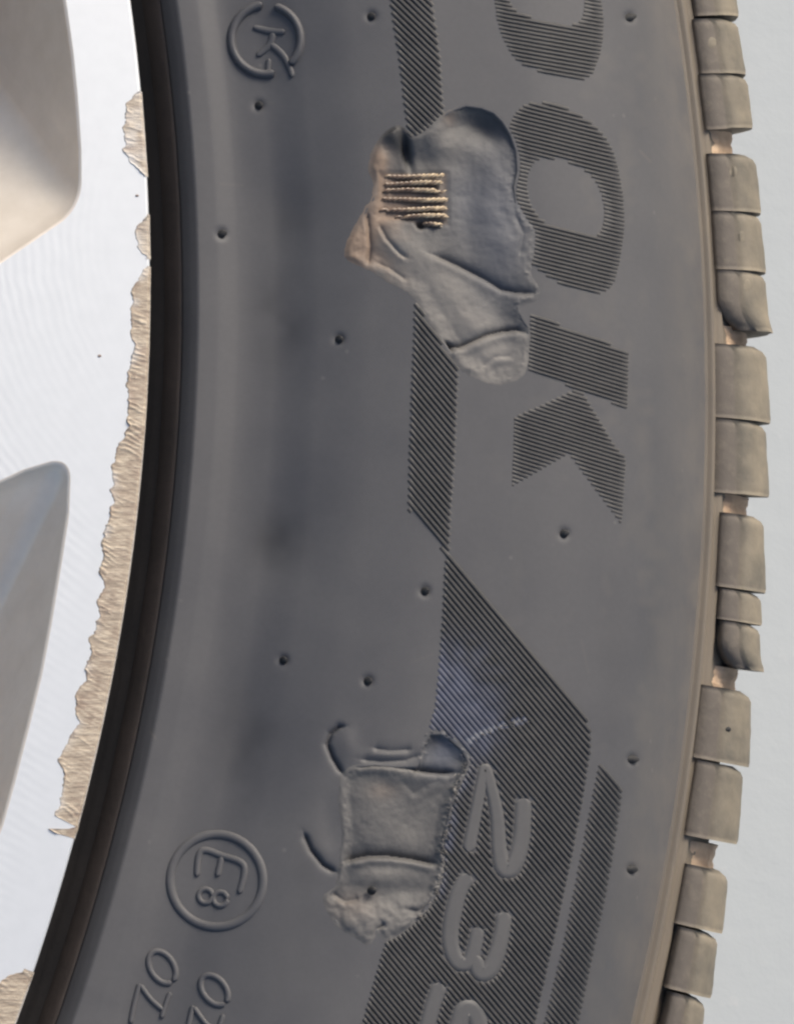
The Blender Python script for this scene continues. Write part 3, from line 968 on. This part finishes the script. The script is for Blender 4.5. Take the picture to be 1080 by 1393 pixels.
# moulded emblems and small raised letters near the bead
def ring_pts(cx, cy, r, a0, a1, w, n=40, sq=1.0, rot=0.0):
    out = []
    for k in range(n + 1):
        a = math.radians(a0 + (a1 - a0) * k / n)
        x, y = r * math.cos(a), r * sq * math.sin(a)
        out.append((cx + x * math.cos(rot) - y * math.sin(rot), cy + x * math.sin(rot) + y * math.cos(rot), w))
    return out
e1 = ribbon('emblem', [ring_pts(362, 54, 47, 75, 265, 13), ring_pts(362, 54, 47, 285, 405, 12)], 0.55, M_RUBBER, round_=True)
ribbon('emblem_glyph', [[(345, 37, 9), (365, 42, 10), (388, 44, 9)], [(372, 45, 10), (366, 62, 10), (350, 76, 9)], [(368, 60, 10), (384, 74, 10), (394, 92, 9), (398, 105, 8)], [(366, 80, 8), (364, 102, 8)]], 0.26, M_RUBBER, e1, round_=True)
e2 = ribbon('emblem', [ring_pts(295, 1198, 63, 0, 360, 13, 60)[:-1]], 0.32, M_RUBBER, closed=True, round_=True)
ribbon('emblem_glyph', [[(268, 1192, 9), (274, 1158, 10), (302, 1164, 10), (332, 1178, 10), (326, 1215, 9)], [(302, 1166, 9), (296, 1192, 9)],
                        ring_pts(280, 1219, 9.5, 0, 360, 8, 14), ring_pts(300, 1223, 9.5, 0, 360, 8, 14)], 0.26, M_RUBBER, e2, round_=True)
ribbon('small_letter', [ring_pts(221, 1316, 24, 0, 350, 9, 30, 0.66, 1.0)], 0.28, M_RUBBER, round_=True)
ribbon('small_letter', [[(190, 1338, 8), (183, 1366, 8), (178, 1392, 8)], [(191, 1340, 8), (206, 1360, 8), (222, 1374, 8)], [(232, 1350, 8), (226, 1366, 8), (220, 1385, 8)]], 0.28, M_RUBBER, round_=True)
ribbon('small_letter', [ring_pts(292, 1347, 23, 0, 350, 9, 30, 0.66, 0.9)], 0.28, M_RUBBER, round_=True)
ribbon('small_letter', [[(263, 1368, 8), (257, 1395, 8), (252, 1420, 8)], [(264, 1370, 8), (280, 1392, 8), (296, 1404, 8)], [(304, 1380, 8), (298, 1400, 8)]], 0.28, M_RUBBER, round_=True)

# little rubber stubs left by the mould vents
for cx, cy in VENTS + [(505, 1212)]:
    V, F = [], []
    lean = (1.5 + random.random() * 2, -1 + random.random() * 1.5)
    zb = 0.0 if cy != 1212 else 0.35
    n = 10
    rows = [(6.2, -0.08, 0), (5.2, 0.10, 0.2), (4.2, 0.40, 0.6), (2.8, 0.55, 0.9), (0.1, 0.58, 1.0)]
    for rad, h, k in rows:
        a = np.arange(n) * 2 * math.pi / n
        V.append(surf(cx + lean[0] * k + rad * np.cos(a), cy + lean[1] * k + rad * np.sin(a), (h + zb) * MM))
    part('mould_stub', np.concatenate(V), grid_faces(len(rows), n, True), M_STUB, tyre)

# ------------------------------------------------------------------ torn rubber
def patch(name, poly, hfun, step, m, pad=2.2, attrs=None):
    p = np.array(poly, float)
    xs = np.arange(p[:, 0].min() - pad - step, p[:, 0].max() + pad + 2 * step, step)
    ys = np.arange(p[:, 1].min() - pad - step, p[:, 1].max() + pad + 2 * step, step)
    Y, X = np.meshgrid(ys, xs, indexing='ij')
    wx = X + 2.2 * vnoise(X, Y, 7, 71) + 1.2 * vnoise(X, Y, 3.2, 72); wy = Y + 2.2 * vnoise(X, Y, 7, 73) + 1.2 * vnoise(X, Y, 3.2, 74)
    d = sdf(p, wx, wy)
    h = hfun(X, Y, d)
    keep = d < pad
    V = surf(X, Y, h * MM).reshape(-1, 3)
    ny, nx = X.shape
    F = grid_faces(ny, nx)
    kf = keep.ravel()[F].all(1)
    F = F[kf][:, ::-1]
    used = np.unique(F); mp = -np.ones(nx * ny, int); mp[used] = np.arange(len(used))
    at = {k: np.clip(fn(X, Y, d), 0, 1).ravel()[used] for k, fn in (attrs or {}).items()}
    return part(name, V[used], mp[F], m, tyre, attrs=at)

CORDBOX = [(516, 236), (560, 233), (610, 234), (611, 304), (580, 308), (560, 300), (516, 296)]
def h_gouge(x, y, d):
    e = sstep(1.0, -8, d)
    right = sstep(665, 722, x)
    h = -(0.55 - 0.42 * right) * sstep(1, -26, d)
    h = h - 0.95 * blob(x, y, 660, 174, 38, 20, 0.35) - 0.30 * blob(x, y, 702, 250, 18, 60)
    h = h + 0.45 * blob(x, y, 600, 192, 26, 26) - 0.35 * blob(x, y, 640, 245, 22, 60)
    h = h + 0.65 * blob(x, y, 690, 335, 30, 50, 0.2) + 0.35 * blob(x, y, 672, 280, 24, 50)
    dl, sl, tl = pdist([(530, 325), (575, 358), (615, 405), (650, 448)], x, y)
    h = h + 0.62 * np.exp(-(dl / 30)**2)
    h = h + 0.55 * blob(x, y, 668, 486, 40, 22, -0.15) - 0.3 * blob(x, y, 690, 428, 22, 16)
    h = h + 0.9 * blob(x, y, 536, 187, 15, 16) - 1.2 * blob(x, y, 553, 204, 6, 24, -0.25) + 0.8 * blob(x, y, 520, 220, 13, 20, 0.3) - 0.4 * blob(x, y, 575, 218, 18, 18)
    h = h + 0.45 * blob(x, y, 486, 335, 18, 28, 0.3)
    h = h + crease(x, y, [(583, 344), (610, 352), (640, 366), (662, 378), (684, 392), (705, 397), (734, 398)], 0.65, 4.5, 2.5, 0.14)
    h = h + crease(x, y, [(602, 470), (625, 471), (642, 464), (662, 455), (684, 449), (704, 447), (718, 454)], 0.8, 3.5, 2.0, 0.22)
    h = h + crease(x, y, [(516, 304), (526, 325), (545, 345), (556, 352)], 0.35, 3, 3, 0.10, 5)
    h = h + crease(x, y, [(499, 286), (502, 310), (504, 338), (500, 362)], 0.5, 3, 4, 0.12, 6)
    h = h + crease(x, y, [(512, 356), (530, 364), (552, 380)], 0.25, 3, 3, 0.1, 5)
    h = h + crease(x, y, [(655, 500), (672, 486), (698, 484)], 0.15, 5, 5, 0.1, 6)
    h = h + crease(x, y, [(700, 290), (712, 318), (706, 350)], 0.25, 5, 5, 0.08, 6)
    h = h - 1.3 * blob(x, y, 573, 304, 5, 5) - 1.5 * blob(x, y, 608, 472, 8, 5, 0.6)
    dc = sdf(CORDBOX, x, y)
    h = h * (1 - 0.6 * sstep(4, -14, dc)) - 0.38 * sstep(6, -8, dc)
    h = h + vnoise(x, y, 22, 61) * 0.16 + vnoise(x, y, 8, 62) * 0.05 + vnoise(x, y, 4, 64) * 0.025
    rag = np.clip(vnoise(x, y, 4, 65), 0, 1) * sstep(-12, -2, d) * sstep(660, 700, x)
    h = h + rag * 0.4
    return e * h + (0.012 * (1 - e) - 0.04 * sstep(0.6, 2.0, d))
GA = {
    'tan': lambda x, y, d: 1.0 * blob(x, y, 487, 330, 22, 40, 0.35) + 1.1 * blob(x, y, 516, 222, 13, 22) + 0.9 * blob(x, y, 525, 280, 28, 34) + 0.35 * blob(x, y, 612, 160, 10, 10)
            + 0.5 * blob(x, y, 510, 350, 40, 16, 0.5) + sstep(2, -4, sdf(CORDBOX, x, y)) * (0.55 + 0.45 * sstep(590, 530, x)) + 0.25 * vnoise(x, y, 12, 66) * (x < 560),
    'pale': lambda x, y, d: 0.95 * np.exp(-(pdist([(545, 345), (590, 390), (640, 450)], x, y)[0] / 34)**2) + 0.95 * blob(x, y, 672, 488, 40, 26, -0.1) + 0.35 * blob(x, y, 605, 205, 30, 40) + 0.5 * np.exp(-((d + 3) / 4)**2) * (x > 640) * (y > 480),
    'blue': lambda x, y, d: 0.6 * blob(x, y, 680, 300, 42, 110) + 0.3 * blob(x, y, 630, 270, 30, 50),
    'fresh_shade': lambda x, y, d: 1.3 * blob(x, y, 539, 184, 18, 18) + 0.9 * blob(x, y, 549, 205, 9, 22) + 0.55 * blob(x, y, 665, 164, 36, 16, 0.35) + 0.30 * sstep(2, -3, sdf(CORDBOX, x, y)) * sstep(530, 590, x),  # fresh black rubber; the scoop's dark top rim is shade put into colour
}
patch('torn_rubber', gx, h_gouge, 1.4, M_TORN, attrs=GA, )

# cords of the carcass laid bare
for i, (y, x0, x1) in enumerate(((238, 522, 607), (248, 519, 605), (259, 516, 610), (271, 514, 610), (283, 516, 609), (294, 530, 610), (305, 574, 606))):
    x0 += random.uniform(-3, 7); x1 += random.uniform(-4, 2)
    n = int((x1 - x0) / 1.3); na = 6
    t = np.linspace(0, 1, n)
    yy = y + 1.2 * np.sin(t * 4 + i * 1.7) + random.uniform(-1, 1)
    V, F, al = [], [], []
    for st in range(3):
        q0, q1 = (0, n) if random.random() < 0.6 else (int(n * random.uniform(0, .3)), int(n * random.uniform(.8, 1)))
        base = len(V)
        for k in range(q0, q1):
            ph = k * 0.42 + st * 2.094 + i
            w = min(1, 0.25 + min(k - q0, q1 - 1 - k) * 0.25)
            rad = 1.9 * w
            lift = -0.62 + 0.42 * float(sstep(0.0, 0.7, t[k])) + 0.16 * mnoise.noise(Vector((k * 0.05, i * 3.1, st))) + 0.14 * math.sin(ph)
            a = np.arange(na) * 2 * math.pi / na
            V += list(surf(np.full(na, x0 + (x1 - x0) * t[k]), yy[k] + 1.7 * math.cos(ph) + rad * np.cos(a), (lift + rad * 0.088 * np.sin(a)) * MM))
            al += [float(np.clip(sstep(0.3, 0.8, t[k]) + 0.6 * mnoise.noise(Vector((k * 0.1, i * 7.7, st * 3.0))), 0, 1))] * na
        F.append(grid_faces(q1 - q0, na, True) + base)
    part('cord', np.array(V), np.concatenate(F), M_CORD, tyre, attrs={'along': al})

def h_gouge2(x, y, d):
    e = sstep(1.0, -7, d)
    low = sstep(1205, 1235, y)
    h = -(0.50 - 0.45 * low) * sstep(1, -17, d)
    # the upper panel leans towards the bead and dips to the right
    h = h + 0.45 * blob(x, y, 500, 1105, 34, 56) - 0.55 * blob(x, y, 572, 1110, 34, 52) + 0.4 * blob(x, y, 545, 1056, 42, 10, 0.15)
    h = h + 0.6 * blob(x, y, 520, 1190, 62, 20, 0.1) - 0.3 * blob(x, y, 560, 1215, 30, 18, -0.2) + 0.45 * blob(x, y, 490, 1252, 38, 18, 0.3) + 0.3 * blob(x, y, 545, 1256, 24, 14, -0.4)
    h = h - 0.2 * blob(x, y, 600, 1022, 28, 24, 0.2)
    h = h + crease(x, y, [(463, 1174), (480, 1167), (500, 1163), (530, 1163), (562, 1167), (598, 1175)], 1.0, 6, 1.8, 0.35, 8)
    h = h + crease(x, y, [(480, 1044), (505, 1040), (535, 1041), (565, 1046), (600, 1050), (625, 1050)], 1.0, 4, 2.0, 0.14, 8)
    h = h + crease(x, y, [(545, 1060), (566, 1078), (584, 1066), (605, 1060)], 0.10, 6, 6, 0.08, 8)
    h = h + crease(x, y, [(512, 1278), (514, 1264), (524, 1256)], 0.6, 4, 4, 0.1, 6) + crease(x, y, [(452, 1214), (470, 1226), (490, 1222)], 0.35, 4, 4, 0.12, 6)
    h = h + crease(x, y, [(600, 1215), (570, 1240), (552, 1236)], 0.3, 4, 4, 0.1, 6)
    h = h + vnoise(x, y, 20, 81) * 0.13 + vnoise(x, y, 7, 82) * 0.05 + vnoise(x, y, 3.5, 83) * 0.025
    h = h + low * (vnoise(x, y, 17, 84) * 0.28 + vnoise(x, y, 6, 85) * 0.10)
    rag = np.clip(vnoise(x, y, 4, 86) + 0.1, 0, 1) * sstep(-13, -2, d) * sstep(540, 590, x)
    return e * (h + rag * 0.8) + (0.012 * (1 - e) - 0.04 * sstep(0.6, 2.0, d))
GA2 = {
    'pale': lambda x, y, d: 0.55 * blob(x, y, 500, 1255, 50, 30, 0.1) + 0.35 * blob(x, y, 510, 1190, 60, 14) + 0.4 * np.exp(-((d + 4) / 4)**2) * (x > 560) + 0.3 * blob(x, y, 540, 1056, 40, 10) + 0.25 * vnoise(x, y, 10, 88),
    'tan': lambda x, y, d: 0.25 * blob(x, y, 520, 1075, 20, 12) + 0.2 * blob(x, y, 480, 1230, 30, 20),
    'blue': lambda x, y, d: 0.9 * blob(x, y, 605, 1020, 30, 30),
    'fresh_shade': lambda x, y, d: 0.6 * blob(x, y, 588, 1005, 12, 14) + 0.25 * blob(x, y, 565, 1020, 20, 8),
}
patch('torn_rubber', gx2, h_gouge2, 1.4, M_TORN, attrs=GA2)

# short rubber shreds left standing along the torn borders
def shreds(name, line, count, lmin, lmax, spread, seed):
    r = np.random.default_rng(seed)
    c = catmull(line, 1.0)
    V, F = [], []
    for i in range(count):
        p = c[int(r.random() * (len(c) - 1))][:2] + r.normal(0, spread, 2)
        a = r.uniform(0, 2 * math.pi); L = r.uniform(lmin, lmax); w = r.uniform(0.5, 1.1)
        dx, dy = math.cos(a), math.sin(a)
        q = np.array([p - (dy * w, -dx * w), p + (dy * w, -dx * w), p + (dx * L * .6 + dy * w * .5, dy * L * .6 - dx * w * .5), p + (dx * L, dy * L)])
        P = surf(q[:, 0], q[:, 1], np.array([-.05, -.05, r.uniform(.12, .3), r.uniform(.05, .3)]) * MM)
        b = len(V); V += list(P); F += [(b, b + 1, b + 2), (b, b + 2, b + 3)]
    part(name, V, F, M_TORN, tyre, smooth=False, attrs={'pale': 0.3 + r.random(len(V)) * 0.7})
shreds('shreds', [(630, 1040), (617, 1090), (611, 1123), (604, 1150), (604, 1183), (592, 1221), (570, 1250)], 150, 3, 8, 2.2, 5)
shreds('shreds', [(640, 1015), (660, 1000), (690, 988), (716, 978)], 60, 3, 7, 2.5, 6)
